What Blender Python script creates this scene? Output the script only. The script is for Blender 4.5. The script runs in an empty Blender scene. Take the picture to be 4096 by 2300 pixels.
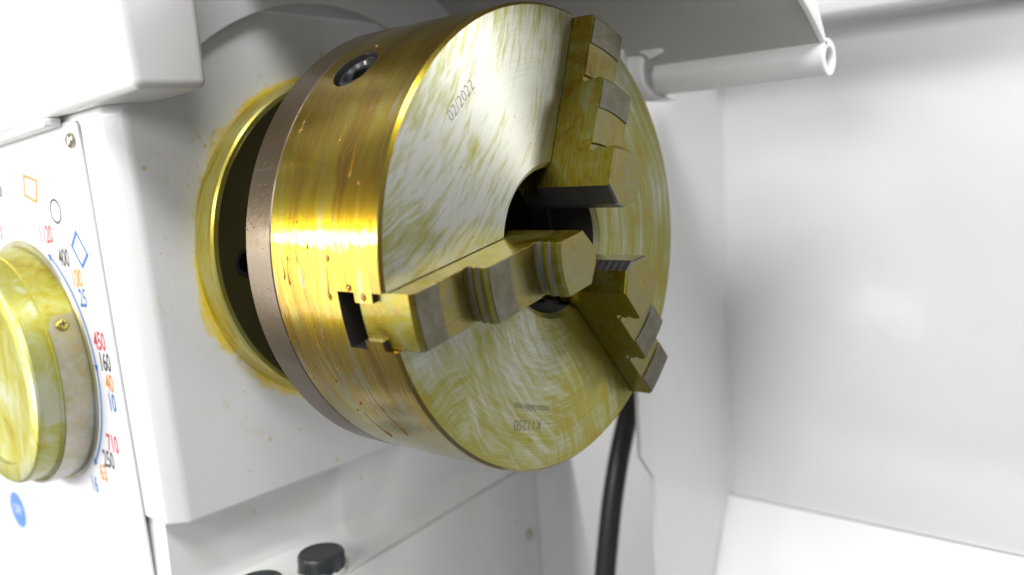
import bpy, bmesh, math, random
from mathutils import Vector, Matrix
random.seed(7)
PI = math.pi
sc = bpy.context.scene
C = sc.collection
MM = 0.001

# ------------------------------------------------------------------ camera
CAM = Vector((286.6, -372.2, 41.4)); YAW, PITCH, ROLL, FPX = 2.280, -0.139, -0.061, 3471.5
fw = Vector((math.cos(PITCH)*math.cos(YAW), math.cos(PITCH)*math.sin(YAW), math.sin(PITCH)))
r0 = fw.cross(Vector((0, 0, 1))).normalized(); u0 = r0.cross(fw)
rt = r0*math.cos(ROLL)+u0*math.sin(ROLL); up = -r0*math.sin(ROLL)+u0*math.cos(ROLL)
cd = bpy.data.cameras.new('camera'); cam = bpy.data.objects.new('camera', cd); C.objects.link(cam)
m = Matrix((rt, up, -fw)).transposed().to_4x4(); m.translation = CAM*MM
cam.matrix_world = m
cd.sensor_width = 36; cd.lens = FPX/4096*36; cd.clip_start = 0.01; cd.clip_end = 50
cd.dof.use_dof = True; cd.dof.focus_distance = 0.455; cd.dof.aperture_fstop = 4.2
sc.camera = cam

# ------------------------------------------------------------------ light
w = bpy.data.worlds.new('World'); sc.world = w; w.use_nodes = True
w.node_tree.nodes['Background'].inputs[0].default_value = (0.93, 0.95, 1.0, 1)
w.node_tree.nodes['Background'].inputs[1].default_value = 0.27
def area(name, loc, target, sx, sy, energy, col):
    l = bpy.data.lights.new(name, 'AREA'); l.shape = 'RECTANGLE'; l.size = sx; l.size_y = sy
    l.energy = energy; l.color = col
    o = bpy.data.objects.new(name, l); C.objects.link(o); o.location = loc
    o.rotation_euler = (Vector(target)-Vector(loc)).to_track_quat('-Z', 'Y').to_euler()
    return o
area('window_light', (-0.80, -0.98, 0.10), (-0.15, -0.12, 0.0), 0.6, 0.085, 6.8, (1.0, 0.985, 0.96))
area('floor_bounce_fill', (-1.20, -1.30, -0.32), (-0.05, -0.1, -0.05), 0.9, 0.72, 9.5, (1.0, 0.97, 0.92))  # added fill lamp imitating light bounced up from the floor
area('front_fill', (0.15, -1.9, 0.7), (-0.2, -0.1, 0.0), 1.1, 0.6, 20, (1.0, 0.99, 0.985))  # added fill lamp that brightens the headstock front
area('hall_light', (1.15, 0.82, 0.76), (0, 0, 0), 0.34, 0.34, 16, (1.0, 0.985, 0.95))
area('ceiling_light', (0.7, -0.85, 1.6), (0, 0.1, 0), 0.8, 0.5, 29, (0.97, 0.98, 1.0))
vs = sc.view_settings; vs.view_transform = 'Standard'; vs.look = 'None'; vs.exposure = 0.22; vs.gamma = 1; vs.use_curve_mapping = False

# ------------------------------------------------------------------ pixel -> place helpers (photo pixels, mm)
def ray(u, v):
    return rt*((u-2048)/FPX) - up*((v-1150)/FPX) + fw
def at(u, v, ax, val):
    d = ray(u, v); t = (val-CAM[ax])/d[ax]; return CAM+d*t
def on_cyl(u, v, R):                       # on the chuck's outside; returns x, angle
    d = ray(u, v); a = d.y**2+d.z**2; b = 2*(CAM.y*d.y+CAM.z*d.z); c = CAM.y**2+CAM.z**2-R*R
    D = max(b*b-4*a*c, 0); t = (-b-math.sqrt(D))/2/a; X = CAM+d*t
    return X.x, math.atan2(X.z, X.y)

# ------------------------------------------------------------------ materials
class NT:
    def __init__(s, name):
        s.m = bpy.data.materials.new(name); s.m.use_nodes = True; s.t = s.m.node_tree
        s.b = s.t.nodes['Principled BSDF']
    def n(s, typ, ins=None, **kw):
        nd = s.t.nodes.new('ShaderNode'+typ)
        for k, v in kw.items(): setattr(nd, k, v)
        for k, v in (ins or {}).items(): s.set(nd.inputs[k], v)
        return nd
    def set(s, inp, v):
        if isinstance(v, bpy.types.NodeSocket): s.t.links.new(v, inp)
        elif isinstance(v, bpy.types.Node): s.t.links.new(v.outputs[0], inp)
        else: inp.default_value = v
    def p(s, **kw):
        for k, v in kw.items(): s.set(s.b.inputs[k.replace('_', ' ')], v)
    def math(s, op, a, b=0.0, c=0.0, clamp=False):
        return s.n('Math', {0: a, 1: b, 2: c}, operation=op, use_clamp=clamp).outputs[0]
    def pos(s):                             # object coordinates in millimetres
        tc = s.n('TexCoord'); return s.n('VectorMath', {0: tc.outputs['Object'], 1: (1000, 1000, 1000)}, operation='MULTIPLY').outputs[0]
    def noise(s, vec, scale=1.0, detail=3.0, rough=0.55, dist=0.0):
        return s.n('TexNoise', {'Vector': vec, 'Scale': scale, 'Detail': detail, 'Roughness': rough, 'Distortion': dist}).outputs[0]
    def ramp(s, f, stops):
        r = s.n('ValToRGB', {0: f}); e = r.color_ramp.elements
        while len(e) < len(stops): e.new(0.5)
        for i, (pp, c) in enumerate(stops):
            e[i].position = pp; e[i].color = (c, c, c, 1) if isinstance(c, (int, float)) else (*c, 1)
        return r.outputs[0]
    def mix(s, f, a, b):
        x = s.n('Mix', data_type='RGBA'); s.set(x.inputs[0], f)
        for i, v in ((6, a), (7, b)):
            s.set(x.inputs[i], (*v, 1) if isinstance(v, tuple) and len(v) == 3 else v)
        return x.outputs[2]
    def xyz(s, x, y, z):
        return s.n('CombineXYZ', {0: x, 1: y, 2: z}).outputs[0]
    def polar(s, P):
        q = s.n('SeparateXYZ', {0: P}); y, z = q.outputs[1], q.outputs[2]
        r = s.math('SQRT', s.math('ADD', s.math('MULTIPLY', y, y), s.math('MULTIPLY', z, z)))
        # cos/sin of the angle keep the pattern free of a seam
        return q.outputs[0], r, s.math('DIVIDE', y, s.math('MAXIMUM', r, .1)), s.math('DIVIDE', z, s.math('MAXIMUM', r, .1))
    def bump(s, h, strength, dist=0.0005, normal=None):
        b = s.n('Bump', {'Height': h, 'Strength': strength, 'Distance': dist})
        if normal is not None: s.set(b.inputs['Normal'], normal)
        return b.outputs[0]
    def round(s, rad):
        return s.n('Bevel', {'Radius': rad}, samples=4).outputs[0]

STEEL = (0.41, 0.415, 0.39); OILY = (0.235, 0.235, 0.030); AMBER = (0.24, 0.178, 0.006)

AROT = 0.25
def mat_face():
    t = NT('turned_steel_face'); P = t.pos(); x, r, cy, cz = t.polar(P)
    q = t.n('SeparateXYZ', {0: P}); Y, Z = q.outputs[1], q.outputs[2]
    big = t.noise(P, 0.017, 3, .55); wob = t.noise(P, 0.022, 2, .5)
    def lerp(a, b, k): return t.math('ADD', a, t.math('MULTIPLY', t.math('SUBTRACT', b, a), k))
    def swirl(c0, c1, fr, fa, seed, det=4, warp=7.0):      # wipe marks running round a centre
        dy, dz = t.math('SUBTRACT', Y, c0), t.math('SUBTRACT', Z, c1)
        rr = t.math('SQRT', t.math('ADD', t.math('MULTIPLY', dy, dy), t.math('MULTIPLY', dz, dz)))
        a, b = t.math('DIVIDE', dy, t.math('MAXIMUM', rr, 1.)), t.math('DIVIDE', dz, t.math('MAXIMUM', rr, 1.))
        rr = t.math('ADD', rr, t.math('MULTIPLY', wob, warp))
        v = t.n('VectorMath', {0: t.xyz(t.math('MULTIPLY', rr, fr), t.math('MULTIPLY', a, fa), t.math('MULTIPLY', b, fa)), 1: (seed, seed*1.7, seed*.3)}, operation='ADD').outputs[0]
        return t.noise(v, 1, det+2, .66)
    main = swirl(0, 0, .30, 1.2, 0.0, 5); thin = swirl(0, 0, 1.3, 1.6, 4.0, 3)
    chord = swirl(-190, 150, .34, 7.0, 9.0, 5, 10.); chord2 = swirl(-190, 150, 1.2, 9.0, 14.0, 3, 10.)
    arcs = swirl(28, -28, .17, 1.3, 21.0, 4, 16.); arcs2 = swirl(-70, -130, .22, 1.6, 33.0, 4, 12.)
    left = t.n('MapRange', {0: t.math('SUBTRACT', cz, cy), 1: .1, 2: .9}).outputs[0]
    lowm = t.n('MapRange', {0: cz, 1: -.15, 2: -.6}).outputs[0]
    s1 = lerp(main, chord, t.math('MULTIPLY', left, .85)); s2 = lerp(thin, chord2, t.math('MULTIPLY', left, .85))
    s1 = lerp(s1, lerp(arcs, arcs2, t.ramp(t.noise(P, .013, 2), [(.47, 0.), (.53, 1.)])), t.math('MULTIPLY', lowm, .85))
    f = t.math('ADD', t.math('MULTIPLY', s1, .62), t.math('ADD', t.math('MULTIPLY', s2, .26), t.math('MULTIPLY', big, .40)))
    low = t.n('MapRange', {0: cz, 1: .5, 2: -.6, 3: -.035, 4: .05}).outputs[0]
    rgt = t.n('MapRange', {0: cy, 1: -.7, 2: .9, 3: -.015, 4: .06}).outputs[0]
    rim = t.n('MapRange', {0: r, 1: 116., 2: 124., 3: 0., 4: .05}).outputs[0]
    f = t.math('ADD', f, t.math('ADD', t.math('ADD', low, rgt), rim))
    oil = t.ramp(f, [(.585, 0.04), (.645, .5), (.74, .95)])
    deep = t.ramp(t.math('ADD', t.math('MULTIPLY', f, .8), t.math('MULTIPLY', t.noise(P, .12, 4), .22)), [(.66, 0.0), (.78, .8)])
    col = t.mix(oil, STEEL, OILY); col = t.mix(deep, col, AMBER)
    fine = t.noise(t.xyz(t.math('MULTIPLY', r, 3.2), t.math('MULTIPLY', cy, 2.), t.math('MULTIPLY', cz, 2.)), 1, 3, .6)
    col = t.mix(t.ramp(fine, [(.38, .22), (.58, 0.0)]), col, (.22, .22, .17))
    vo = t.n('TexVoronoi', {'Vector': P, 'Scale': .13}); kp = t.math('GREATER_THAN', t.n('SeparateColor', {0: vo.outputs['Color']}).outputs[0], .6)
    col = t.mix(t.math('MULTIPLY', t.ramp(vo.outputs['Distance'], [(.04, .8), (.07, 0.0)]), kp), col, (.15, .09, .02))
    tg = t.n('Tangent', direction_type='RADIAL', axis='X')
    t.p(Base_Color=col, Metallic=.80, Roughness=.46, Specular_Tint=(.9, .87, .6, 1), Anisotropic=.75, Anisotropic_Rotation=AROT, Tangent=tg,
        Coat_Weight=t.math('MULTIPLY', oil, .3), Coat_Roughness=.22)
    t.p(Normal=t.bump(fine, .05, .0002))
    return t.m

def mat_side():
    t = NT('oily_golden_steel'); P = t.pos(); x, r, cy, cz = t.polar(P)
    xw = t.math('ADD', x, t.math('MULTIPLY', t.noise(P, .035, 2), 12.0))
    def band(fx, fa, seed, det=4, rough=.6):
        return t.noise(t.n('VectorMath', {0: t.xyz(t.math('MULTIPLY', xw, fx), t.math('MULTIPLY', cy, fa), t.math('MULTIPLY', cz, fa)), 1: (seed, seed, seed)}, operation='ADD').outputs[0], 1, det, rough)
    s1 = band(.13, 1.4, 0., 4); fine = band(1.3, 3.6, 3.); runs = band(.17, 3.0, 8., 5, .68); drip = band(.26, 2.2, 17., 3)
    low = t.n('MapRange', {0: cz, 1: -.15, 2: -.75, 3: 0., 4: .20}).outputs[0]
    f = t.math('ADD', t.math('MULTIPLY', s1, .75), t.math('MULTIPLY', fine, .25))
    col = t.ramp(f, [(.36, (.21, .11, .001)), (.48, (.29, .18, .002)), (.56, (.32, .23, .006)), (.66, (.31, .26, .04))])
    wipe = t.ramp(t.math('ADD', runs, low), [(.60, 0.0), (.66, .8)])
    col = t.mix(wipe, col, (.27, .26, .165))
    col = t.mix(t.ramp(drip, [(.61, 0.0), (.67, .25)]), col, (.24, .085, .004))
    edge = t.n('MapRange', {0: x, 1: -7., 2: -2., 3: 0., 4: .55}).outputs[0]      # oil gathered along the front edge
    col = t.mix(edge, col, (.15, .10, .004))
    tg = t.n('Tangent', direction_type='RADIAL', axis='X')
    t.p(Base_Color=col, Metallic=.92, Roughness=.24, Specular_Tint=(.9, .87, .6, 1), Anisotropic=.3, Tangent=tg, Coat_Weight=.75, Coat_Roughness=.03, Coat_IOR=1.47)
    t.p(Normal=t.bump(t.math('ADD', t.math('MULTIPLY', fine, .3), t.math('MULTIPLY', wipe, -.4)), .10, .0004))
    t.set(t.b.inputs['Coat Normal'], t.bump(t.math('ADD', t.math('MULTIPLY', runs, 2.0), t.math('ADD', t.math('MULTIPLY', drip, 1.5), t.math('MULTIPLY', fine, .3))), .30, .0008))
    return t.m

def mat_plate():
    t = NT('dark_cast_ring'); P = t.pos(); x, r, cy, cz = t.polar(P)
    f = t.noise(t.xyz(t.math('MULTIPLY', x, .5), t.math('MULTIPLY', cy, 5.0), t.math('MULTIPLY', cz, 5.0)), 1, 4, .6)
    v = t.n('TexVoronoi', {'Vector': P, 'Scale': .32}).outputs['Distance']
    pit = t.math('MULTIPLY', t.ramp(v, [(.10, 1.0), (.2, 0.0)]), t.ramp(t.noise(P, .06, 3), [(.48, 0.0), (.58, 1.0)]))
    col = t.mix(f, (.080, .056, .030), (.13, .094, .052)); col = t.mix(pit, col, (.06, .04, .03))
    t.p(Base_Color=col, Metallic=.75, Roughness=.36, Coat_Weight=.4, Coat_Roughness=.12)
    t.p(Normal=t.bump(t.math('SUBTRACT', t.math('MULTIPLY', t.noise(P, .35, 3), .3), pit), .45, .0005))
    return t.m

def mat_jaw():
    t = NT('oiled_jaw_steel'); P0 = t.pos(); oi = t.n('ObjectInfo')
    P = t.n('VectorMath', {0: P0, 1: t.n('VectorMath', {0: oi.outputs['Location'], 1: t.math('MULTIPLY', oi.outputs['Random'], 90.0)}, operation='ADD').outputs[0]}, operation='ADD').outputs[0]
    q = t.n('SeparateXYZ', {0: P})
    st = t.noise(t.xyz(t.math('MULTIPLY', q.outputs[0], .9), t.math('MULTIPLY', q.outputs[1], .10), t.math('MULTIPLY', q.outputs[2], .9)), 1, 4, .6, .6)
    big = t.noise(P, .06, 4, .6, .8)
    f = t.math('ADD', t.math('MULTIPLY', st, .45), t.math('MULTIPLY', big, .55))
    col = t.ramp(f, [(.36, (.185, .10, .002)), (.45, (.23, .170, .004)), (.53, (.215, .19, .014)), (.62, (.215, .21, .09))])
    col = t.mix(t.ramp(t.noise(P, .13, 5, .65), [(.57, 0.0), (.66, .6)]), col, (.20, .085, .008))
    scr = t.noise(t.xyz(t.math('MULTIPLY', q.outputs[0], 2.2), t.math('MULTIPLY', q.outputs[1], .05), t.math('MULTIPLY', q.outputs[2], 2.2)), 1, 4, .6, .3)
    col = t.mix(t.ramp(scr, [(.58, 0.0), (.66, .55)]), col, (.36, .355, .26))
    sp = t.ramp(t.n('TexVoronoi', {'Vector': P, 'Scale': .3}).outputs['Distance'], [(.08, .75), (.13, 0.0)])
    col = t.mix(sp, col, (.12, .08, .03))
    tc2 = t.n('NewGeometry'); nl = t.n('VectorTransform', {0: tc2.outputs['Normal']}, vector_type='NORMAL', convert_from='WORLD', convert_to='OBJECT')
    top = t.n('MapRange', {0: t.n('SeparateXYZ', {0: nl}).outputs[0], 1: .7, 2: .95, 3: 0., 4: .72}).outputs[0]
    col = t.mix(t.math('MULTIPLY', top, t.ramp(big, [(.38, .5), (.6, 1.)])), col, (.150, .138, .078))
    rn = t.round(.0005)
    t.p(Base_Color=col, Specular_Tint=(.9, .87, .6, 1), Metallic=.9, Roughness=t.n('MapRange', {0: big, 1: .3, 2: .7, 3: .24, 4: .42}).outputs[0], Coat_Weight=.3, Coat_Roughness=.1)
    t.p(Normal=t.bump(t.math('ADD', t.noise(P, .8, 3), t.math('MULTIPLY', f, 2.)), .09, .0004, rn))
    return t.m

def mat_ground():
    t = NT('ground_grey_steel'); P = t.pos(); oi = t.n('ObjectInfo')
    f = t.noise(P, .12, 4, .6, .4); g = t.noise(P, 1.3, 3)
    col = t.ramp(f, [(.35, (.092, .085, .05)), (.62, (.135, .125, .098))])
    sp = t.ramp(t.n('TexVoronoi', {'Vector': P, 'Scale': .35}).outputs['Distance'], [(.08, .6), (.14, 0.0)])
    col = t.mix(sp, col, (.13, .09, .04))
    t.p(Base_Color=col, Metallic=.8, Roughness=.40, Normal=t.bump(g, .1, .0003, t.round(.0004)))
    return t.m

def mat_paint(name, base=(.74, .74, .725), stains=False, wavy=False, rough=.34, peel=.10, oilring=False, streak=False):
    t = NT(name); P = t.pos(); q = t.n('SeparateXYZ', {0: P})
    big = t.noise(P, .012, 3, .5)
    col = t.mix(t.math('MULTIPLY', big, .35), base, tuple(c*.93 for c in base))
    grime = t.ramp(t.noise(P, .05, 5, .65), [(.58, 0.0), (.75, .10)])
    col = t.mix(grime, col, (.45, .42, .35))
    if stains:
        v = t.n('TexVoronoi', {'Vector': P, 'Scale': .055}); keep = t.math('GREATER_THAN', t.n('SeparateColor', {0: v.outputs['Color']}).outputs[0], .45)
        sp = t.math('MULTIPLY', t.ramp(v.outputs['Distance'], [(.06, .8), (.10, 0.0)]), keep)
        col = t.mix(sp, col, (.60, .48, .14))
        v2 = t.n('TexVoronoi', {'Vector': P, 'Scale': .021}); k2 = t.math('GREATER_THAN', t.n('SeparateColor', {0: v2.outputs['Color']}).outputs[1], .75)
        col = t.mix(t.math('MULTIPLY', t.ramp(v2.outputs['Distance'], [(.03, .7), (.04, 0.0)]), k2), col, (.16, .14, .11))
    if oilring:
        x, r, cy, cz = t.polar(P)
        w1 = t.noise(t.xyz(t.math('MULTIPLY', cy, 2.2), t.math('MULTIPLY', cz, 2.2), t.math('MULTIPLY', r, .05)), 1, 4, .65)
        w2 = t.noise(t.xyz(t.math('MULTIPLY', cy, 5.), t.math('MULTIPLY', cz, 5.), t.math('MULTIPLY', r, .5)), 1, 4, .65)
        rr = t.math('SUBTRACT', r, t.math('ADD', t.math('MULTIPLY', w1, 24.0), t.math('MULTIPLY', w2, 12.0)))
        oil = t.ramp(t.n('MapRange', {0: rr, 1: 79., 2: 101.}).outputs[0], [(.38, .95), (.50, .6), (.60, 0.0)])
        oc = t.mix(w2, (.80, .54, .006), (.80, .66, .03))
        col = t.mix(oil, col, oc)
        # wiped smears a little further out
        sm = t.math('MULTIPLY', t.ramp(t.noise(P, .06, 5, .7, .6), [(.57, 0.0), (.66, .7)]), t.n('MapRange', {0: r, 1: 150., 2: 110., 3: 0., 4: 1.}).outputs[0])
        col = t.mix(sm, col, (.60, .50, .12))
    if streak:
        x, r, cy, cz = t.polar(P)
        ys = t.ramp(t.noise(P, .035, 3), [(.5, 0.0), (.72, .16)])
        col = t.mix(ys, col, (.66, .64, .36))
    t.p(Base_Color=col, Roughness=rough, Specular_IOR_Level=.5, Coat_Weight=.35, Coat_Roughness=.16)
    pe = t.noise(P, .42, 3, .6)
    nn = t.bump(pe, peel, .0006, t.round(.0012))
    if wavy:                                # slightly buckled sheet with rubbed patches
        nn = t.bump(t.noise(P, .0085, 3, .5), .3, .006, nn)
        t.p(Coat_Weight=.6, Coat_Roughness=t.n('MapRange', {0: t.noise(P, .014, 4), 1: .3, 2: .7, 3: .06, 4: .22}).outputs[0])
    t.p(Normal=nn); t.set(t.b.inputs['Coat Normal'], nn)
    return t.m

def mat_cover():
    t = NT('oiled_cover_steel'); P = t.pos(); x, r, cy, cz = t.polar(P)
    f = t.noise(t.xyz(t.math('MULTIPLY', x, .25), t.math('MULTIPLY', cy, 4.), t.math('MULTIPLY', cz, 4.)), 1, 4, .6)
    col = t.ramp(f, [(.35, (.40, .30, .03)), (.5, (.58, .50, .09)), (.68, (.58, .56, .24))])
    t.p(Base_Color=col, Metallic=.8, Roughness=.33, Coat_Weight=.3, Coat_Roughness=.12, Normal=t.bump(f, .1, .0005))
    return t.m

def mat_knob():
    t = NT('oil_smeared_aluminium'); P = t.pos()
    q = t.n('SeparateXYZ', {0: P}); a = t.noise(t.xyz(t.math('MULTIPLY', q.outputs[0], .10), t.math('MULTIPLY', q.outputs[1], .05), t.math('MULTIPLY', q.outputs[2], .035)), 1, 5, .62, .9); b = t.noise(P, .022, 3)
    f = t.math('ADD', t.math('MULTIPLY', a, .6), t.math('MULTIPLY', b, .4))
    col = t.ramp(f, [(.36, (.36, .28, .010)), (.44, (.44, .40, .04)), (.52, (.46, .46, .13)), (.62, (.54, .55, .37))])
    t.p(Base_Color=col, Metallic=.6, Roughness=.42, Coat_Weight=.25, Coat_Roughness=.2, Normal=t.bump(f, .15, .001))
    return t.m

def mat_simple(name, col, metal=0., rough=.4, coat=0., noise=.0, scale=.2, bump=.0):
    t = NT(name); P = t.pos(); f = t.noise(P, scale, 4, .6)
    c = t.mix(t.math('MULTIPLY', f, noise), col, tuple(k*.35 for k in col))
    t.p(Base_Color=c, Metallic=metal, Roughness=rough, Coat_Weight=coat, Coat_Roughness=.12)
    t.p(Normal=t.bump(t.noise(P, .9, 3), bump, .0004))
    return t.m

def mat_strap():
    t = NT('scuffed_strap_steel'); P = t.pos(); f = t.noise(P, .03, 4, .6, .5); g = t.noise(P, .25, 3)
    col = t.ramp(t.math('ADD', t.math('MULTIPLY', f, .8), t.math('MULTIPLY', g, .2)), [(.40, (.42, .38, .20)), (.5, (.46, .44, .34)), (.62, (.55, .54, .55))])
    t.p(Base_Color=col, Metallic=.7, Roughness=.38, Normal=t.bump(g, .12, .0005))
    return t.m

def mat_drop():
    t = NT('amber_oil'); t.p(Base_Color=(.72, .40, .045, 1), Roughness=.05, Transmission_Weight=.75, IOR=1.40)
    return t.m

M = dict(face=mat_face(), side=mat_side(), plate=mat_plate(), jaw=mat_jaw(), ground=mat_ground(), groove=mat_simple('bare_grey_groove', (.34, .33, .34), .85, .32, 0, .4, .25, .1), cover=mat_cover(), knob=mat_knob(), strap=mat_strap(), drop=mat_drop(),
    head=mat_paint('headstock_paint', stains=True, oilring=True, peel=.16), paint=mat_paint('white_paint', (.76, .755, .745)),
    guard=mat_paint('guard_paint', (.66, .66, .64), peel=.06), head2=mat_paint('guard_plate_paint', (.70, .70, .685), peel=.14), hood=mat_paint('hood_paint', (.42, .42, .40), peel=.08), bed=mat_paint('bed_paint', (.74, .745, .73), stains=True, streak=True, rough=.30, peel=.08),
    wall=mat_paint('splash_paint', (.77, .765, .755), rough=.30, peel=.04, wavy=True), panel=mat_paint('panel_print_white', (.76, .76, .78), rough=.45, peel=.02),
    black=mat_simple('blackened_steel', (.016, .016, .016), .3, .38, .3, .3, .2, .15), dark=mat_simple('dark_oily_iron', (.10, .09, .035), .7, .35, .4, .5, .05, .1),
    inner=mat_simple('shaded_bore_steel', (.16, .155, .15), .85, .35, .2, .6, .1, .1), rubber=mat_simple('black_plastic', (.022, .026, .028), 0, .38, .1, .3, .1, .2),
    chrome=mat_simple('crinkled_chrome', (.75, .75, .74), .95, .14, 0, .2, .3, .9), mark2=mat_simple('scribed_mark', (.27, .27, .22), .7, .5, 0, .6, .6), mark=mat_simple('stamped_mark', (.17, .165, .11), .6, .5, 0, .6, .6),
    brass=mat_simple('yellow_plated_screw', (.66, .52, .10), .85, .25, .4, .3, .3, .1), steelscrew=mat_simple('plated_screw', (.62, .58, .45), .9, .25, 0, .4, .3, .2),
    red=mat_simple('red_print', (.50, .035, .05), 0, .6), ink=mat_simple('black_print', (.05, .05, .05), 0, .6), orange=mat_simple('orange_print', (.70, .24, .015), 0, .6),
    blue=mat_simple('blue_print', (.03, .14, .42), 0, .6), pale=mat_simple('pale_blue_print', (.09, .23, .52), 0, .6), white=mat_simple('white_print', (.80, .82, .88)),
    gap=mat_simple('dark_gap', (.03, .03, .03), 0, .7))

# ------------------------------------------------------------------ mesh helpers (all coordinates in mm)
def link(name, me, mats, parent=None):
    o = bpy.data.objects.new(name, me); C.objects.link(o)
    if not me.materials:
        for k in (mats if isinstance(mats, (list, tuple)) else [mats]): me.materials.append(M[k])
    if parent is not None:
        o.parent = parent
        off = Vector((0, 0, 0)); p = parent
        while p is not None: off += p.location; p = p.parent
        o.location = -off
    return o
def smooth(me, deg=32):
    for p in me.polygons: p.use_smooth = True
    me.set_sharp_from_angle(angle=math.radians(deg))
def mesh(vs_, fs, deg=32):
    me = bpy.data.meshes.new('mesh'); me.from_pydata([Vector(v)*MM for v in vs_], [], fs)
    bm = bmesh.new(); bm.from_mesh(me); bmesh.ops.recalc_face_normals(bm, faces=bm.faces); bm.to_mesh(me); bm.free()
    smooth(me, deg); return me
def thing(name, label, cat, loc, group=None):
    o = bpy.data.objects.new(name, None); C.objects.link(o); o.location = Vector(loc)*MM; o.empty_display_size = .02
    return tag(o, label, cat, group)
def tag(o, label, cat, group=None):
    o['label'] = label; o['category'] = cat
    if group: o['group'] = group
    return o
def lathe_x(prof, n=192, closed=False):      # prof: (x, r) around the spindle axis
    v, f = [], []
    for k in range(n):
        a = 2*PI*k/n
        for (x, r) in prof: v.append((x, r*math.cos(a), r*math.sin(a)))
    L = len(prof); segs = L if closed else L-1
    for k in range(n):
        for i in range(segs):
            j = (i+1) % L; k2 = (k+1) % n
            f.append((k*L+i, k*L+j, k2*L+j, k2*L+i))
    if not closed:
        if prof[0][1] > .01: f.append(tuple(k*L for k in range(n)))
        if prof[-1][1] > .01: f.append(tuple(k*L+L-1 for k in range(n)))
    return v, f
def frame(axis, origin, xdir=None):
    z = Vector(axis).normalized(); x = Vector(xdir) if xdir else (Vector((1, 0, 0)) if abs(z.x) < .9 else Vector((0, 1, 0)))
    x = (x-z*x.dot(z)).normalized(); y = z.cross(x); o = Vector(origin)
    return lambda a, b, c: tuple(o+x*a+y*b+z*c)
def lathe(prof, axis, origin, n=64):         # prof: (h, r)
    T = frame(axis, origin); v, f = lathe_x(prof, n)
    return [T(p[1], p[2], p[0]) for p in v], f
def box_v(x0, x1, y0, y1, z0, z1):
    v = [(x, y, z) for x in (x0, x1) for y in (y0, y1) for z in (z0, z1)]
    return v, [(0, 1, 3, 2), (4, 6, 7, 5), (0, 4, 5, 1), (2, 3, 7, 6), (0, 2, 6, 4), (1, 5, 7, 3)]
def prism(poly, T, h0, h1):                  # poly (a,b) extruded along c
    n = len(poly); v = [T(a, b, h0) for a, b in poly]+[T(a, b, h1) for a, b in poly]
    f = [tuple(range(n))[::-1], tuple(range(n, 2*n))]+[(i, (i+1) % n, n+(i+1) % n, n+i) for i in range(n)]
    return v, f
def loft(rings, caps=True):
    n = len(rings[0]); v = [p for r in rings for p in r]; f = []
    for k in range(len(rings)-1):
        for i in range(n):
            j = (i+1) % n; f.append((k*n+i, k*n+j, (k+1)*n+j, (k+1)*n+i))
    if caps: f += [tuple(range(n))[::-1], tuple(range((len(rings)-1)*n, len(rings)*n))]
    return v, f
def bevelled(me, w, seg=3, deg=30):
    o = bpy.data.objects.new('tmp', me); C.objects.link(o)
    b = o.modifiers.new('b', 'BEVEL'); b.width = w*MM; b.segments = seg; b.limit_method = 'ANGLE'; b.angle_limit = math.radians(deg)
    return bake(o)
def bake(o, deg=32):
    dg = bpy.context.evaluated_depsgraph_get(); me = bpy.data.meshes.new_from_object(o.evaluated_get(dg))
    bpy.data.objects.remove(o); smooth(me, deg); return me
def cut(me, cutters, deg=32):
    o = bpy.data.objects.new('tmp', me); C.objects.link(o); cs = []
    for c in cutters:
        k = bpy.data.objects.new('cutter', c); C.objects.link(k); cs.append(k)
        b = o.modifiers.new('c', 'BOOLEAN'); b.operation = 'DIFFERENCE'; b.object = k; b.solver = 'EXACT'
    r = bake(o, deg)
    for k in cs: bpy.data.objects.remove(k)
    return r
def text_mesh(s, T, size, depth=.05, squeeze=1., shear=0., bold=0.):
    cu = bpy.data.curves.new('t', 'FONT'); cu.body = s; cu.size = 1; cu.align_x = 'CENTER'; cu.align_y = 'CENTER'; cu.shear = shear; cu.offset = bold; cu.resolution_u = 3
    o = bpy.data.objects.new('t', cu); C.objects.link(o); dg = bpy.context.evaluated_depsgraph_get()
    me = bpy.data.meshes.new_from_object(o.evaluated_get(dg)); bpy.data.objects.remove(o)
    k = size/.70
    for v in me.vertices: v.co = Vector(T(v.co.x*k*squeeze, v.co.y*k, depth))*MM
    me.materials.clear(); return me
def ring_strip(T, r0, r1, a0, a1, n=48, depth=.05):
    v, f = [], []
    for i in range(n+1):
        a = a0+(a1-a0)*i/n
        for r in (r0, r1): v.append(T(r*math.cos(a), r*math.sin(a), depth))
    for i in range(n): f.append((2*i, 2*i+1, 2*i+3, 2*i+2))
    return v, f
def tube(path, rad, n=16, ribs=None):
    P = [Vector(p) for p in path]; rings = []
    for i, p in enumerate(P):
        d = (P[min(i+1, len(P)-1)]-P[max(i-1, 0)]).normalized(); T = frame(d, p)
        r = rad if ribs is None else rad*(1+ribs*(1 if i % 2 else -1))
        rings.append([T(r*math.cos(2*PI*k/n), r*math.sin(2*PI*k/n), 0) for k in range(n)])
    return loft(rings)

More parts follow.
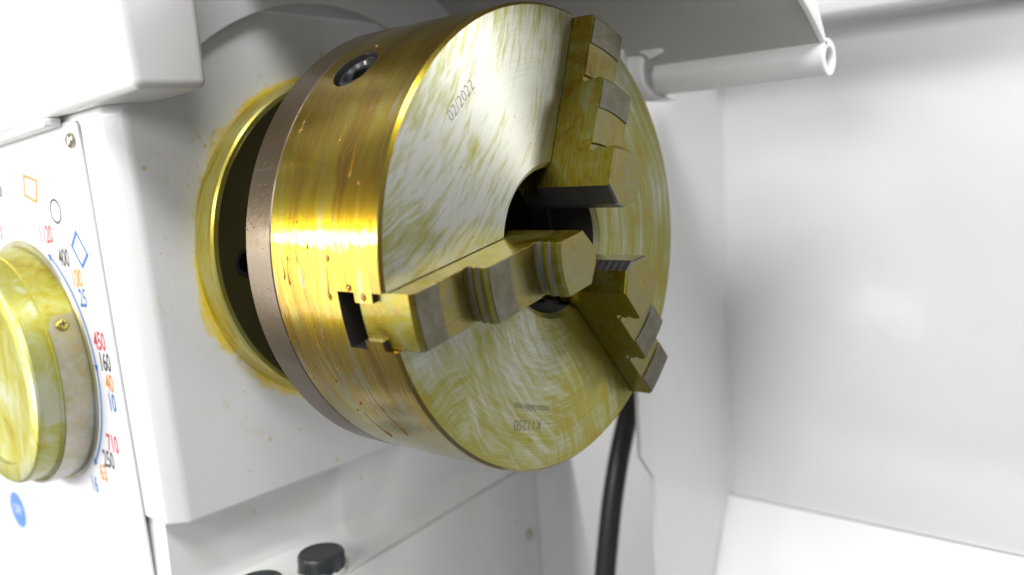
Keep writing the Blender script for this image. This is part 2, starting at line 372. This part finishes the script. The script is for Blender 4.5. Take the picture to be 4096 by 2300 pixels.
# ================================================================== BACKGROUND: splash guard and tray
sg = thing('splash_guard', 'white painted sheet metal splash guard standing behind the chuck on the right', 'splash guard', (-50, 300, -256))
link('back_panel', bevelled(mesh(*box_v(-51.5, 900, 300, 304, -256, 132)), .8), 'wall', sg)
link('end_panel', mesh(*prism([(174, -520), (303.5, -520), (303.5, 240), (156, 240), (156, -178), (174, -200)], lambda a, b, c: (c, a, b), -54, -51)), 'wall', sg)
link('top_flange', bevelled(mesh(*box_v(-50.5, 900, 262, 303.6, 132.5, 150)), 4), 'wall', sg)
sw = []
for k in range(27):                          # weld bead along the inside corner
    z = -252+k*(370/26); sw.append((-50.2+random.uniform(-.3, .3), 299.4+random.uniform(-.3, .3), z))
link('weld_seam', mesh(*tube(sw, 1.5, 8)), 'wall', sg)
tr = thing('chip_tray', 'white sloping chip tray below the splash guard at lower right', 'tray', (-50, 300, -260))
v, f = loft([[(x, 299.5, -256.5), (x, 160, -540), (x, 157, -538.5), (x, 297, -255.5)] for x in (-51, 900)])
link('sloped_sheet', mesh(v, f), 'wall', tr)
sw = [(-49.6+random.uniform(-.5, .5), 297.5-k*5, -255.6-k*10.2) for k in range(28)]
link('weld_seam', mesh(*tube(sw, 2.0, 8)), 'paint', tr)

# ================================================================== LATHE BED under the headstock
bed = thing('lathe_bed', 'white painted lathe bed casting below the headstock', 'lathe bed', (-190, 0, -420))
def xe(y): return -146-(y+48)*0.134
def rec(y): return 0 if y > -14 else -9*min(1, (-14-y)/45)**.6
rings = []
for y in [-136.6, -136, -122, -110, -85, -65, -50, -38, -28, -21, -16.5, -14, -11, 0, 40, 90, 140, 182, 182.5]:
    d = rec(y); e = xe(y); pr = [(-520, -157.6), (-190+d, -157.6), (-190+d, -196)]
    for k in range(1, 8):
        a = PI+ (PI/2)*k/8; pr.append((-174+d*.4+16*math.cos(a) - (d*-.6 if k < 4 else 0), -196+16*math.sin(a)))
    pr += [(-172, -212), (e-3.4, -212.4), (e-2.9, -214.6), (e-1.6, -214.6), (e-1.2, -212.7), (e-.3, -213.2), (e, -215), (e+1, -430), (-520, -430)]
    rings.append([(x, y, z) for x, z in pr])
link('casting', mesh(*loft(rings), 40), 'bed', bed)
# rear end plate of the bed with its screw
e2 = xe(184)
link('end_plate', bevelled(mesh(*loft([[(-190, 183, -205), (e2-.5, 183, -205), (e2-.5, 234, -205), (-190, 234, -205)], [(-190, 183, -430), (e2-.5, 183, -430), (e2-.5, 277, -430), (-190, 277, -430)]])), 1), 'bed', bed)
T = frame((1, 0, 0), (xe(168)+.6, 168, -273))
link('screw', mesh(*lathe([(0, 4.6), (1.6, 4.4), (2.8, 3.0), (3.1, .01)], (1, 0, 0), (xe(168)+.2, 168, -273), 20)), 'steelscrew', bed)

def oil_plug(cx, cy, z0, label):
    o = thing('oil_plug', label, 'plug', (cx, cy, z0), 'black plugs on the bed')
    nseg = 48; v, f = lathe([(0, 16.2), (1.4, 16.8), (3.4, 15.8), (4.2, 14.2)], (0, 0, 1), (cx, cy, z0), nseg)
    random.seed(3)
    v = [(p[0]+random.uniform(-.6, .6), p[1]+random.uniform(-.6, .6), p[2]+random.uniform(-.5, .5)) if z0+.1 < p[2] else p for p in v]
    link('foil_washer', mesh(v, f, 12), 'chrome', o)
    link('cap', mesh(*lathe([(3.5, 14.0), (4, 15.4), (11.5, 15.2), (13.2, 14.2), (13.5, 12.6), (12.9, 11.8), (12.7, .01)], (0, 0, 1), (cx, cy, z0), nseg)), 'rubber', o)
    return o
oil_plug(-166, -52, -213, 'round black plastic plug on the bed below the chuck')
oil_plug(-166, -99, -213, 'second black plug mostly cut off by the bottom edge of the picture')

# rear cover and corrugated hose
rc = thing('rear_cover', 'pale narrow cover panel behind the black hose', 'panel', (-120, 170, -430))
link('panel', bevelled(mesh(*box_v(-199, -195.5, 176, 480, -460, 60)), 1), 'wall', rc)
pts = [at(u*1.5907, v_*1.5907, 0, -100) for u, v_ in ((1612, 900), (1589, 1000), (1571, 1080), (1553, 1170), (1536, 1290), (1521, 1446), (1511, 1560))]
def spline(P, n):
    out = []
    for i in range(n):
        s = i/(n-1)*(len(P)-1); k = min(int(s), len(P)-2); t = s-k
        a, b, c, d = P[max(k-1, 0)], P[k], P[k+1], P[min(k+2, len(P)-1)]
        out.append(.5*((2*b)+(c-a)*t+(2*a-5*b+4*c-d)*t*t+(3*b-a-3*c+d)*t**3))
    return out
ho = link('hose', mesh(*tube(spline(pts, 150), 8.6, 16, .035), 60), 'rubber')
tag(ho, 'black corrugated hose hanging behind the chuck at lower right', 'hose')

# ================================================================== HEADSTOCK
hs = thing('headstock', 'white painted lathe headstock with printed speed panel left of the chuck', 'headstock', (-300, 0, -157))
def yf(z): return -145.4-.04*z
def plan(z, back=0.):
    a = yf(z)+back; return [(-620, a, z), (-194, a, z), (-184, a+10, z), (-184, 175, z), (-620, 175, z)]
me = mesh(*loft([plan(-157), plan(84), plan(92, 7), plan(146, 30)]))
link('casting', bevelled(me, 2.6, 3, 18), 'head', hs)
link('gap_filler', mesh(*box_v(-600, -193, -92, 170, 143, 240)), 'guard', hs)  # added block behind the guard arc, keeps the gap under it dark
# bearing cover behind the chuck
cov = link('bearing_cover', mesh(*lathe_x([(-184.5, 106.4), (-168.5, 105.4), (-167.2, 104.2), (-167.2, 30), (-184.5, 30)], 160, True)), 'cover', hs)
link('front_disc', mesh(*lathe_x([(-167.6, 101.8), (-166.6, 101.6), (-166.6, 52), (-167.6, 52)], 128, True)), 'dark', cov)
for k in range(4):
    a = math.radians(184+90*k)
    link('bolt_recess', mesh(*lathe([(0, 8.2), (.7, 8.2), (.8, 6.2), (-.0, 5.8), (.0, .01)], (1, 0, 0), (-166.5, 84*math.cos(a), 84*math.sin(a)), 28)), 'black', cov)
# spindle nose
link('spindle_nose', mesh(*lathe_x([(-166, 68), (-104, 64), (-104, 36), (-166, 36)], 96, True)), 'dark', hs)

# printed panel, leaning with the front of the headstock
Z0 = -70.
tilt = math.atan(.04)
PA = Vector((0, -1, -.04)).normalized()
# text frame: a -> +X, b -> up the panel, c -> out of the panel
PU = Vector((0, -.04, 1)).normalized()
def PT(x, z):
    o = Vector((x, -147.-.04*z, z)); return lambda a, b, c: tuple(o+Vector((1, 0, 0))*a+PU*b+PA*c)
def panel_at(u, v_):
    n = Vector((0, 1, .04)); d = ray(u, v_); t = (-147-CAM.dot(n))/d.dot(n); p = CAM+d*t; return p.x, p.z
T = PT(0, 0)
pan = link('speed_panel', mesh(*prism([(-600, -215), (-217.5, -215), (-217.5, 79), (-220, 81.5), (-600, 81.5)], T, -1.4, 0)), 'panel', hs)
for (u, v_) in ((288, 562),):
    x, z = panel_at(u, v_)
    s = link('panel_screw', mesh(*lathe([(0, 4.6), (1.6, 4.3), (2.7, 2.8), (2.9, .01)], tuple(PA), PT(x, z)(0, 0, 0), 24)), 'steelscrew', pan)
def zk(x, y): return x/2.891, 850+y/2.892
def zl(x, y): return x/1.6067, 1300+y/1.6067
nums = [('1120', zk(530, 262), 'red'), ('400', zk(740, 532), 'ink'), ('100', zk(890, 770), 'orange'), ('25', zk(962, 1000), 'blue'),
        ('450', zl(640, 110), 'red'), ('160', zl(675, 245), 'ink'), ('40', zl(705, 380), 'orange'), ('10', zl(722, 505), 'blue'),
        ('710', zl(725, 770), 'red'), ('250', zl(700, 870), 'ink'), ('63', zl(668, 955), 'orange'), ('16', zl(610, 1025), 'blue'), ('0', zk(14, 235), 'red')]
for s, px, c in nums:
    x, z = panel_at(*px)
    link('numeral', text_mesh(s, PT(x, z), 11.2, .12, .62, 0, .022), c, pan)
KX, KZ = -331.8, -69.4
T = PT(KX, KZ)
link('speed_arc', mesh(*ring_strip(T, 84.6, 86.6, math.radians(-44), math.radians(56), 60, .12)), 'pale', pan)
for a in (56, 4, -44):
    a = math.radians(a); c = Vector((85.6*math.cos(a), 85.6*math.sin(a)))
    link('arrow_tip', mesh([T(c.x-2.6*math.cos(a), c.y-2.6*math.sin(a), .16), T(c.x+2.6*math.cos(a), c.y+2.6*math.sin(a), .16), T(c.x-6*math.sin(a)*(1 if a > .5 else -1), c.y+6*math.cos(a)*(1 if a > .5 else -1), .16)], [(0, 1, 2)]), 'blue', pan)
def outline(px, col, wid=1.6, name='symbol'):
    P = [Vector(panel_at(*q)) for q in px]; c = sum(P, Vector((0, 0)))/len(P); n = len(P); T0 = PT(0, 0)
    def lf(p, d): return T0(p.x, p.y*math.sqrt(1+.0016), .12)
    inn = [c+(p-c)*(1-2*wid/max((p-c).length, 3)) for p in P]
    v = [lf(p, 0) for p in P]+[lf(p, 0) for p in inn]
    link(name, mesh(v, [(i, (i+1) % n, n+(i+1) % n, n+i) for i in range(n)]), col, pan)
outline([zk(872, 195), zk(1028, 495), zk(960, 660), zk(820, 385)], 'blue')
def z1(x, y): return x/1.2573, y/1.2573
outline([z1(114, 873), z1(188, 905), z1(188, 1028), z1(120, 985)], 'orange')
outline([z1(-60, 905), z1(8, 940), z1(12, 995), z1(-50, 960)], 'ink')
x, z = panel_at(*z1(280, 1063)); link('ring_symbol', mesh(*ring_strip(PT(x, z), 6.2, 7.8, 0, 2*PI, 40, .12)), 'ink', pan)
x, z = panel_at(*zl(117, 1187)); bd = link('blue_badge', mesh(*ring_strip(PT(x, z), .01, 14.5, 0, 2*PI, 48, .12)), 'pale', pan)
link('badge_mark', text_mesh('OFF', PT(x, z), 7.5, .25, .8), 'white', bd)

# speed selector dial
T = PT(KX, KZ); KA = tuple(PA); KO = T(0, 0, 0)
kn = link('speed_dial', mesh(*lathe([(0.3, 77.6), (1, 78), (18.6, 77.2), (19.2, 75.6), (31, 74.2), (32.2, 73.2), (32.6, 72.2), (32.6, 61.5), (31.6, 60.8), (30.6, 60.2), (30.4, 59), (30.4, .01)], KA, KO, 160)), 'knob', hs)
link('base_ring', mesh(*lathe([(.05, 82.2), (1.2, 81.8), (1.4, 78.2), (.2, 78.2)], KA, KO, 128)), 'strap', kn)
v, f = [], []
N = 60; a0, a1 = math.radians(29), math.radians(-150)
for i in range(N+1):
    a = a0+(a1-a0)*i/N; rc_ = 3.4*max(0, 1-i/2.0)**1
    for (h, r) in ((1.6, 78.3), (1.6, 79.6), (18.4-rc_, 79.2), (18.4-rc_, 77.6)):
        v.append(T(r*math.cos(a), r*math.sin(a), h))
for i in range(N):
    for j in range(4): f.append((4*i+j, 4*i+(j+1) % 4, 4*i+4+(j+1) % 4, 4*i+4+j))
f += [(0, 1, 2, 3), tuple(range(4*N, 4*N+4))]
link('strap_band', mesh(v, f), 'strap', kn)
a = math.radians(24.2); rd = Vector(T(math.cos(a), math.sin(a), 0))-Vector(T(0, 0, 0)); so = T(79.4*math.cos(a), 79.4*math.sin(a), 10.2)
scw = mesh(*lathe([(0, 3.9), (.9, 3.8), (1.8, 3.1), (2.1, 2.2), (2.15, .01)], tuple(rd), so, 28))
S = frame(tuple(rd), so)
link('strap_screw', scw, 'brass', kn)
cr = prism([(-2, -.45), (-.45, -.45), (-.45, -2), (.45, -2), (.45, -.45), (2, -.45), (2, .45), (.45, .45), (.45, 2), (-.45, 2), (-.45, .45), (-2, .45)], S, 1.5, 2.25)
link('cross_slot', mesh(*cr), 'gap', kn)

# ================================================================== GUARD BOX at upper left
gb = thing('guard_box', 'white sheet metal box on the headstock at the top left corner', 'box', (-300, -140, 84))
v, f = loft([[(-520, -158.8, 70), (-130, -158.8, 89.7), (-130, -118.4, 90.8), (-520, -118, 76)], [(-520, -163, 240), (-130, -172, 240), (-130, -121.5, 240), (-520, -120, 240)]])
link('housing', bevelled(mesh(v, f), 5, 4), 'paint', gb)
v, f = loft([[(-520, -160.5, 62), (-236, -160.5, 79.0), (-236, -150.5, 79.6), (-520, -150.5, 62.6)], [(-520, -160.5, 67), (-236, -160.5, 84), (-236, -150.5, 84.6), (-520, -150.5, 67.6)]])
link('bottom_lip', bevelled(mesh(v, f), 1.2), 'paint', gb)

# ================================================================== CHUCK GUARD (raised hood)
hg = thing('chuck_guard', 'pale painted chuck guard hood hinged on a tube behind the chuck', 'guard', (0, 170, 90))
TX = lambda a, b, c: (c, a, b)
def sector(r0, r1, a0, a1, x0, x1, n=48, r0f=None):
    rings = []
    for i in range(n+1):
        a = math.radians(a0+(a1-a0)*i/n); q = r0 if r0f is None else r0f(i/n)
        c, s = math.cos(a), math.sin(a)
        rings.append([(x0, q*c, q*s), (x1, q*c, q*s), (x1, r1*c, r1*s), (x0, r1*c, r1*s)])
    return loft(rings)
link('end_plate', mesh(*sector(152, 196, 30, 143, -181, -178)), 'head2', hg)
link('hood_sheet', mesh(*sector(195, 198, 31, 112, -181, 82)), 'hood', hg)
link('hood_rim', bevelled(mesh(*sector(0, 199, 31, 112, 82.4, 86, 48, lambda t: 196-20*min(1, t*4.5))), 1.0), 'paint', hg)
def pipe(x0, x1, y, z, ro, ri, n=40):
    v, f = lathe_x([(x0, ri), (x0, ro-.8), (x0+.8, ro), (x1-.8, ro), (x1, ro-.8), (x1, ri+.6), (x1-.6, ri)], n, True)
    return [(p[0], p[1]+y, p[2]+z) for p in v], f
hp = pipe(-33, 86, 173, 95.5, 11.6, 6.0)
link('hinge_tube', mesh(*hp), 'paint', hg)
sw = [(-24+k*2.2, 166.4+random.uniform(-.2, .2), 103.6+random.uniform(-.25, .25)) for k in range(48)]
link('weld_seam', mesh(*tube(sw, 1.5, 10), 80), 'guard', hg)
def zt(x, y): return 2300+x/2.332, y/2.332
def block(px, y0, y1):                     # outline read from the photograph on the plane y0, given real depth
    P = [at(*zt(*q), 1, y0) for q in px]
    return loft([[(p.x, y, p.z) for p in P] for y in (y0, y1)])
link('gusset', bevelled(mesh(*block([(380, 330), (590, 275), (690, 272), (830, 482), (690, 556), (655, 520), (590, 490), (380, 520)], 158, 172)), 1.2), 'paint', hg)
link('hinge_bracket', bevelled(mesh(*block([(380, 535), (590, 505), (645, 545), (630, 640), (650, 770), (720, 880), (810, 920), (690, 950), (560, 940), (380, 700)], 160, 184)), 1.2), 'paint', hg)

# ================================================================== THREE-JAW CHUCK
ch = thing('lathe_chuck', 'oil covered golden steel three jaw lathe chuck in the middle of the picture', 'chuck', (-50, 0, 0))
ANG = (71, 191.3, -49)
# body: face, outside, bore
prof = [(0, 42.6), (0, 123.4), (-1.6, 125), (-80, 125), (-80, 58), (-46, 58), (-46, 39.4), (-2.6, 39.6)]
me = mesh(*lathe_x(prof, 256, True))
slot = [(-14, 6), (-14, -8), (-9.2, -8), (-9.2, -20), (-14, -20), (-14, -31.8), (14, -31.8), (14, -20), (9.2, -20), (9.2, -8), (14, -8), (14, 6)]
cutters = []
for a in ANG:
    ca, sa = math.cos(math.radians(a)), math.sin(math.radians(a))
    Tj = lambda t, x, r, ca=ca, sa=sa: (x, r*ca-t*sa, r*sa+t*ca)
    cutters.append(mesh(*prism(slot, Tj, 20, 140)))
KEYX = -56.3
for a in ANG:
    b = math.radians(a+60); d = (0, math.cos(b), math.sin(b))
    cutters.append(mesh(*lathe([(112, 13.3), (140, 13.3)], d, (KEYX, 0, 0), 56)))
me = cut(me, cutters, 30)
me.materials.clear()
for k in ('side', 'face', 'inner'): me.materials.append(M[k])
for p in me.polygons:
    c = p.center/MM; r = math.hypot(c.y, c.z)
    if abs(p.normal.x) > .8 and c.x > -.6: p.material_index = 1
    elif r < 124.2 and c.x < -2 : p.material_index = 2
    elif r < 44: p.material_index = 1
    else: p.material_index = 0
body = link('body', me, 'side', ch)
for a in ANG[:1]+ANG[2:]+ANG[1:2]:
    b = math.radians(a+60); d = (0, math.cos(b), math.sin(b))
    Tk = frame(d, (KEYX, 0, 0), (1, 0, 0))
    ks = cut(mesh(*lathe([(106, 12.4), (121.6, 12.4), (122.8, 11.4), (123.0, 10.6), (123.0, 8.6), (121.4, 7.4), (121.2, .01)], d, (KEYX, 0, 0), 56)), [mesh(*prism([(5.8*math.cos(q), 5.8*math.sin(q)) for q in [PI/4+PI/2*i+.35 for i in range(4)]], Tk, 108, 130))])
    ks.materials.clear()
    link('key_socket', ks, 'black', body)
link('adapter_plate', mesh(*lathe_x([(-80.2, 124.4), (-81.2, 125.1), (-101.6, 125.1), (-102.8, 124), (-102.8, 36), (-80.2, 36)], 256, True)), 'plate', ch)
link('scroll_plate', mesh(*lathe_x([(-32.6, 57.5), (-45.5, 57.5), (-45.5, 38.2), (-32.6, 38.2)], 96, True)), 'inner', ch)
link('bore_plug', mesh(*lathe_x([(-79, 46), (-79.8, 46), (-79.8, .01)], 64)), 'gap', ch)

# jaws
HW = 13.6
def tip(t):
    t = abs(t); return 18.8 if t < 3.6 else 18.8+(t-3.6)*(25.8-18.8)/(HW-3.6)
stepA = [(122.3, -20.4, 1), (122.3, 12.6, 1), (120.6, 14.4, 1), (88.4, 14.2, 1), (87.6, 13.0, 1), (85.4, 13.0, 1), (84.3, 13.6, 1), (84.2, 15.8, 1), (85.9, 17.0, 1), (85.9, 18.6, 1), (84.5, 19.6, 1), (84.5, 20.6, 1), (86.0, 21.8, 1), (86.0, 24.4, 1), (84.6, 25.9, 1),
         (51.0, 25.4, 1), (50.2, 24.2, 1), (48.0, 24.2, 1), (46.9, 24.9, 1), (46.8, 27.4, 1), (48.5, 28.6, 1), (48.5, 31.0, 1), (47.1, 32.0, 1), (47.1, 33.2, 1), (48.7, 34.4, 1), (48.7, 38.2, 1), (47.2, 39.5, 1)]
def jaw_mesh():
    ts = [-HW, -10, -7, -3.6, 0, 3.6, 7, 10, HW]; rings = []
    for t in ts:
        R = []
        for (r, x, c) in stepA: R.append((x, math.sqrt(r*r-t*t), t))
        R.append((39.5, tip(t)+1.0, t)); wgt = max(0, 1-abs(t)/6.5)
        n = 13
        for i in range(n):
            x = 38.4-i*4.2; R.append((x, tip(t), t)); R.append((x-2.4-.35*t*0, tip(t)+.0, t)); R.append((x-2.9, tip(t)+0.2*wgt, t)); R.append((x-3.7, tip(t)+0.2*wgt, t))
        R.append((-20.4, tip(t), t)); rings.append(R)
    me = mesh(*loft(rings), 25)
    cs = [mesh(*box_v(-19.8, -7.6, 5, 140, s*9.4 if s > 0 else -20, 20 if s > 0 else -9.4)) for s in (1, -1)]
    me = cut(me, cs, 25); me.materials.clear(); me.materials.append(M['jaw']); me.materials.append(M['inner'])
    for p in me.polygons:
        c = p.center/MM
        p.material_index = 1 if c.z > -4.2 and (c.y < 27 and abs(p.normal.x) < .9 and p.normal.y < -.3 or c.y < 22 and c.x < 36) else 0  # tip faces take a darker steel: their shade is put into the colour
    return me
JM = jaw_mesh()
def pad_mesh(r0, r1, x0, x1):
    v = []; n = 8; rings = []
    for i in range(n+1):
        t = -HW+.25+(2*HW-.5)*i/n; a = math.sqrt(r0*r0-t*t); b = math.sqrt(r1*r1-t*t)
        rings.append([(x0, a, t), (x1, a+.3, t), (x1, b-.3, t), (x0, b, t)])
    return mesh(*loft(rings), 25)
PM = [pad_mesh(105.8, 120.4, 14.0, 15.1), pad_mesh(69.2, 84.6, 25.2, 26.5)]
def groove_mesh(r, x0, x1):
    rings = []
    for i in range(9):
        t = -HW+.1+(2*HW-.2)*i/8; a = math.sqrt(r*r-t*t); rings.append([(x0, a, t), (x0, a+.5, t), (x1, a+.5, t), (x1, a, t)])
    return mesh(*loft(rings), 25)
GM = [groove_mesh(84.1, 13.2, 17.0), groove_mesh(84.5, 19.2, 21.4), groove_mesh(46.7, 24.5, 28.6), groove_mesh(47.1, 31.6, 34.0)]
for q in PM: q.materials.append(M['ground'])
for q in GM: q.materials.append(M['groove'])
LAB = ('upper jaw standing upright on the chuck face', 'nearest stepped jaw pointing left toward the viewer', 'lower right jaw in its own shadow')
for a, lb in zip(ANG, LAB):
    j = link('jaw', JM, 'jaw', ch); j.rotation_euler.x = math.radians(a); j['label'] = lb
    for q, nm in [(p, 'ground_pad') for p in PM]+[(g, 'riser_groove') for g in GM]:
        o = bpy.data.objects.new(nm, q); C.objects.link(o); o.parent = j

# stamped writing on the face (plane x = 0)
def FT(y, z, rot):
    c, s = math.cos(rot), math.sin(rot)
    return lambda a, b, d: (d+.05, y+a*c-b*s, z+a*s+b*c)
link('engraved_date', text_mesh('02/2022', FT(-67, 73.2, math.radians(43)), 5.6, .03, .95, .15, -.014), 'mark2', body)
link('engraved_code', text_mesh('K11250', FT(-32.3, -94.3, math.radians(180-14)), 5.8, .03, .88, 0, -.006), 'mark', body)
link('engraved_code', text_mesh('nmax1600r/min', FT(-28.0, -86.3, math.radians(180-18)), 3.9, .03, .85), 'mark', body)
o = link('scribed_circle', mesh(*ring_strip(FT(95.3, 21.7, 0), 11.6, 11.9, 0, 2*PI, 60, .03)), 'mark2', body)

# oil drops
dv, df = [], []
nu, nv = 12, 6
for i in range(nv+1):
    ph = PI/2*i/nv
    for k in range(nu): dv.append((math.sin(ph)*0+math.cos(ph)*math.cos(2*PI*k/nu), math.cos(ph)*math.sin(2*PI*k/nu), math.sin(ph)))
for i in range(nv):
    for k in range(nu): df.append((i*nu+k, i*nu+(k+1) % nu, (i+1)*nu+(k+1) % nu, (i+1)*nu+k))
DM = mesh([(p[0], p[1], p[2]) for p in dv], df, 60); DM.materials.append(M['drop'])
def drop_side(u, v_, w_, l_, h_=.7):
    x, a = on_cyl(u, v_, 125)
    o = bpy.data.objects.new('oil_drop', DM); C.objects.link(o); o.parent = body
    n = Vector((0, math.cos(a), math.sin(a))); tx = Vector((1, 0, 0)); ty = n.cross(tx)
    mm = Matrix((tx*w_, ty*l_, n*h_)).transposed().to_4x4()
    mm.translation = (Vector((x, 0, 0))+n*124.95)*MM
    o.matrix_local = mm
def z5(x, y): return 900+x/1.8073, 700+y/1.8073
def z3(x, y): return 900+x/1.8073, y/1.8073
def z7(x, y): return 600+x/1.2267, 1500+y/1.2267
for px, w_, l_, h_ in [(z5(740, 600), 1.6, 2.6, 1.0), (z5(760, 880), 1.4, 2.4, 1.0), (z5(895, 815), 2.6, 2.2, 1.2), (z5(1000, 885), 2.6, 2.6, 1.1), (z5(597, 523), 1.1, 1.4, .8), (z5(518, 342), .9, 1.2, .7), (z5(490, 265), 1.0, .9, .7),
                       (z5(450, 605), 1.3, 1.5, .7), (z5(430, 745), .8, 1.5, .6), (z5(468, 780), .8, 1.8, .6), (z5(955, 360), .7, .9, .6), (z5(1040, 405), .6, 1.3, .6), (z5(420, 258), .6, .7, .5), (z5(275, 530), .6, .7, .5),
                       (z5(335, 832), .6, .7, .5), (z5(298, 665), .6, .7, .5), (z5(470, 1185), .8, 1.0, .6), (z5(705, 1150), .9, 3.0, .6), (z5(685, 1235), .9, 1.6, .6), (z5(820, 1400), .9, 1.6, .6),
                       (z3(905, 1262), 1.2, 2.0, .9), (z3(820, 1030), 1.2, 1.2, .5), (z3(540, 945), 1.1, 1.6, .5), (z3(485, 1190), .9, .9, .5), (z3(965, 1325), 1.0, 1.4, .6), (z3(1095, 332), 1.6, .9, .6),
                       (z7(800, 10), 1.2, 1.6, .7), (z7(908, 28), 1.4, 2.2, .8), (z7(1030, 138), 1.6, 2.0, .9), (z7(1018, 172), 1.0, 1.2, .6), (z7(975, 228), .9, 1.2, .6), (z7(880, 145), 1.0, 1.3, .6), (z7(1140, 170), .8, 3.0, .6), (z7(1180, 298), .7, 2.2, .6), (z7(1255, 288), .8, 3.0, .6)]:
    drop_side(*px, w_*.72, l_*.78, h_*.8)
for (x, y, zz, s) in ((-27, -14, -126.1, 1.6), (-35, -20, -124.9, 1.1), (-9, 8, -126.3, 1.5)):      # drops hanging from the underside
    o = bpy.data.objects.new('oil_drop', DM); C.objects.link(o); o.parent = body
    o.location = Vector((x, y, zz+1.4))*MM; o.rotation_euler = (PI, 0, 0); o.scale = (s, s, s*1.5)

def oil_run(u, v_, wd, down):              # a run of oil with a heavy end, following the curve of the rim
    x, a = on_cyl(u, v_, 125); rings = []; n = 14
    for i in range(n+1):
        k = i/n; ang = a-(down/125.)*(1-k); w2 = wd*(.35+.65*k**3)*(1 if i < n else .25); h = .16+.55*k**4
        if i == n: h *= .3
        # the front of the rim runs downhill towards larger angles
        cc = [(-w2, -.1), (-w2*.6, h*.75), (0, h), (w2*.6, h*.75), (w2, -.1)]
        rings.append([(x+dx+.5*math.sin(k*5+x), (125+dr)*math.cos(ang), (125+dr)*math.sin(ang)) for dx, dr in cc])
    link('oil_run', mesh(*loft(rings), 60), 'drop', body)
for px, wd, dn in [(z5(760, 890), 1.5, 15), (z3(905, 1270), 1.0, 34), (z3(825, 1035), 1.6, 10), (z5(430, 750), .9, 12), (z5(470, 790), 1.0, 13), (z5(597, 530), .8, 5), (z7(1260, 292), 1.1, 40), (z7(1185, 300), .9, 24),
                   (z7(910, 35), 1.1, 9), (z7(975, 232), .9, 12), (z5(820, 1405), 1.2, 14), (z5(690, 1240), 1.1, 12), (z3(545, 955), 1.0, 7), (z5(1045, 420), .8, 6), (z5(520, 635), .7, 9)]:
    oil_run(*px, wd*.65, dn)
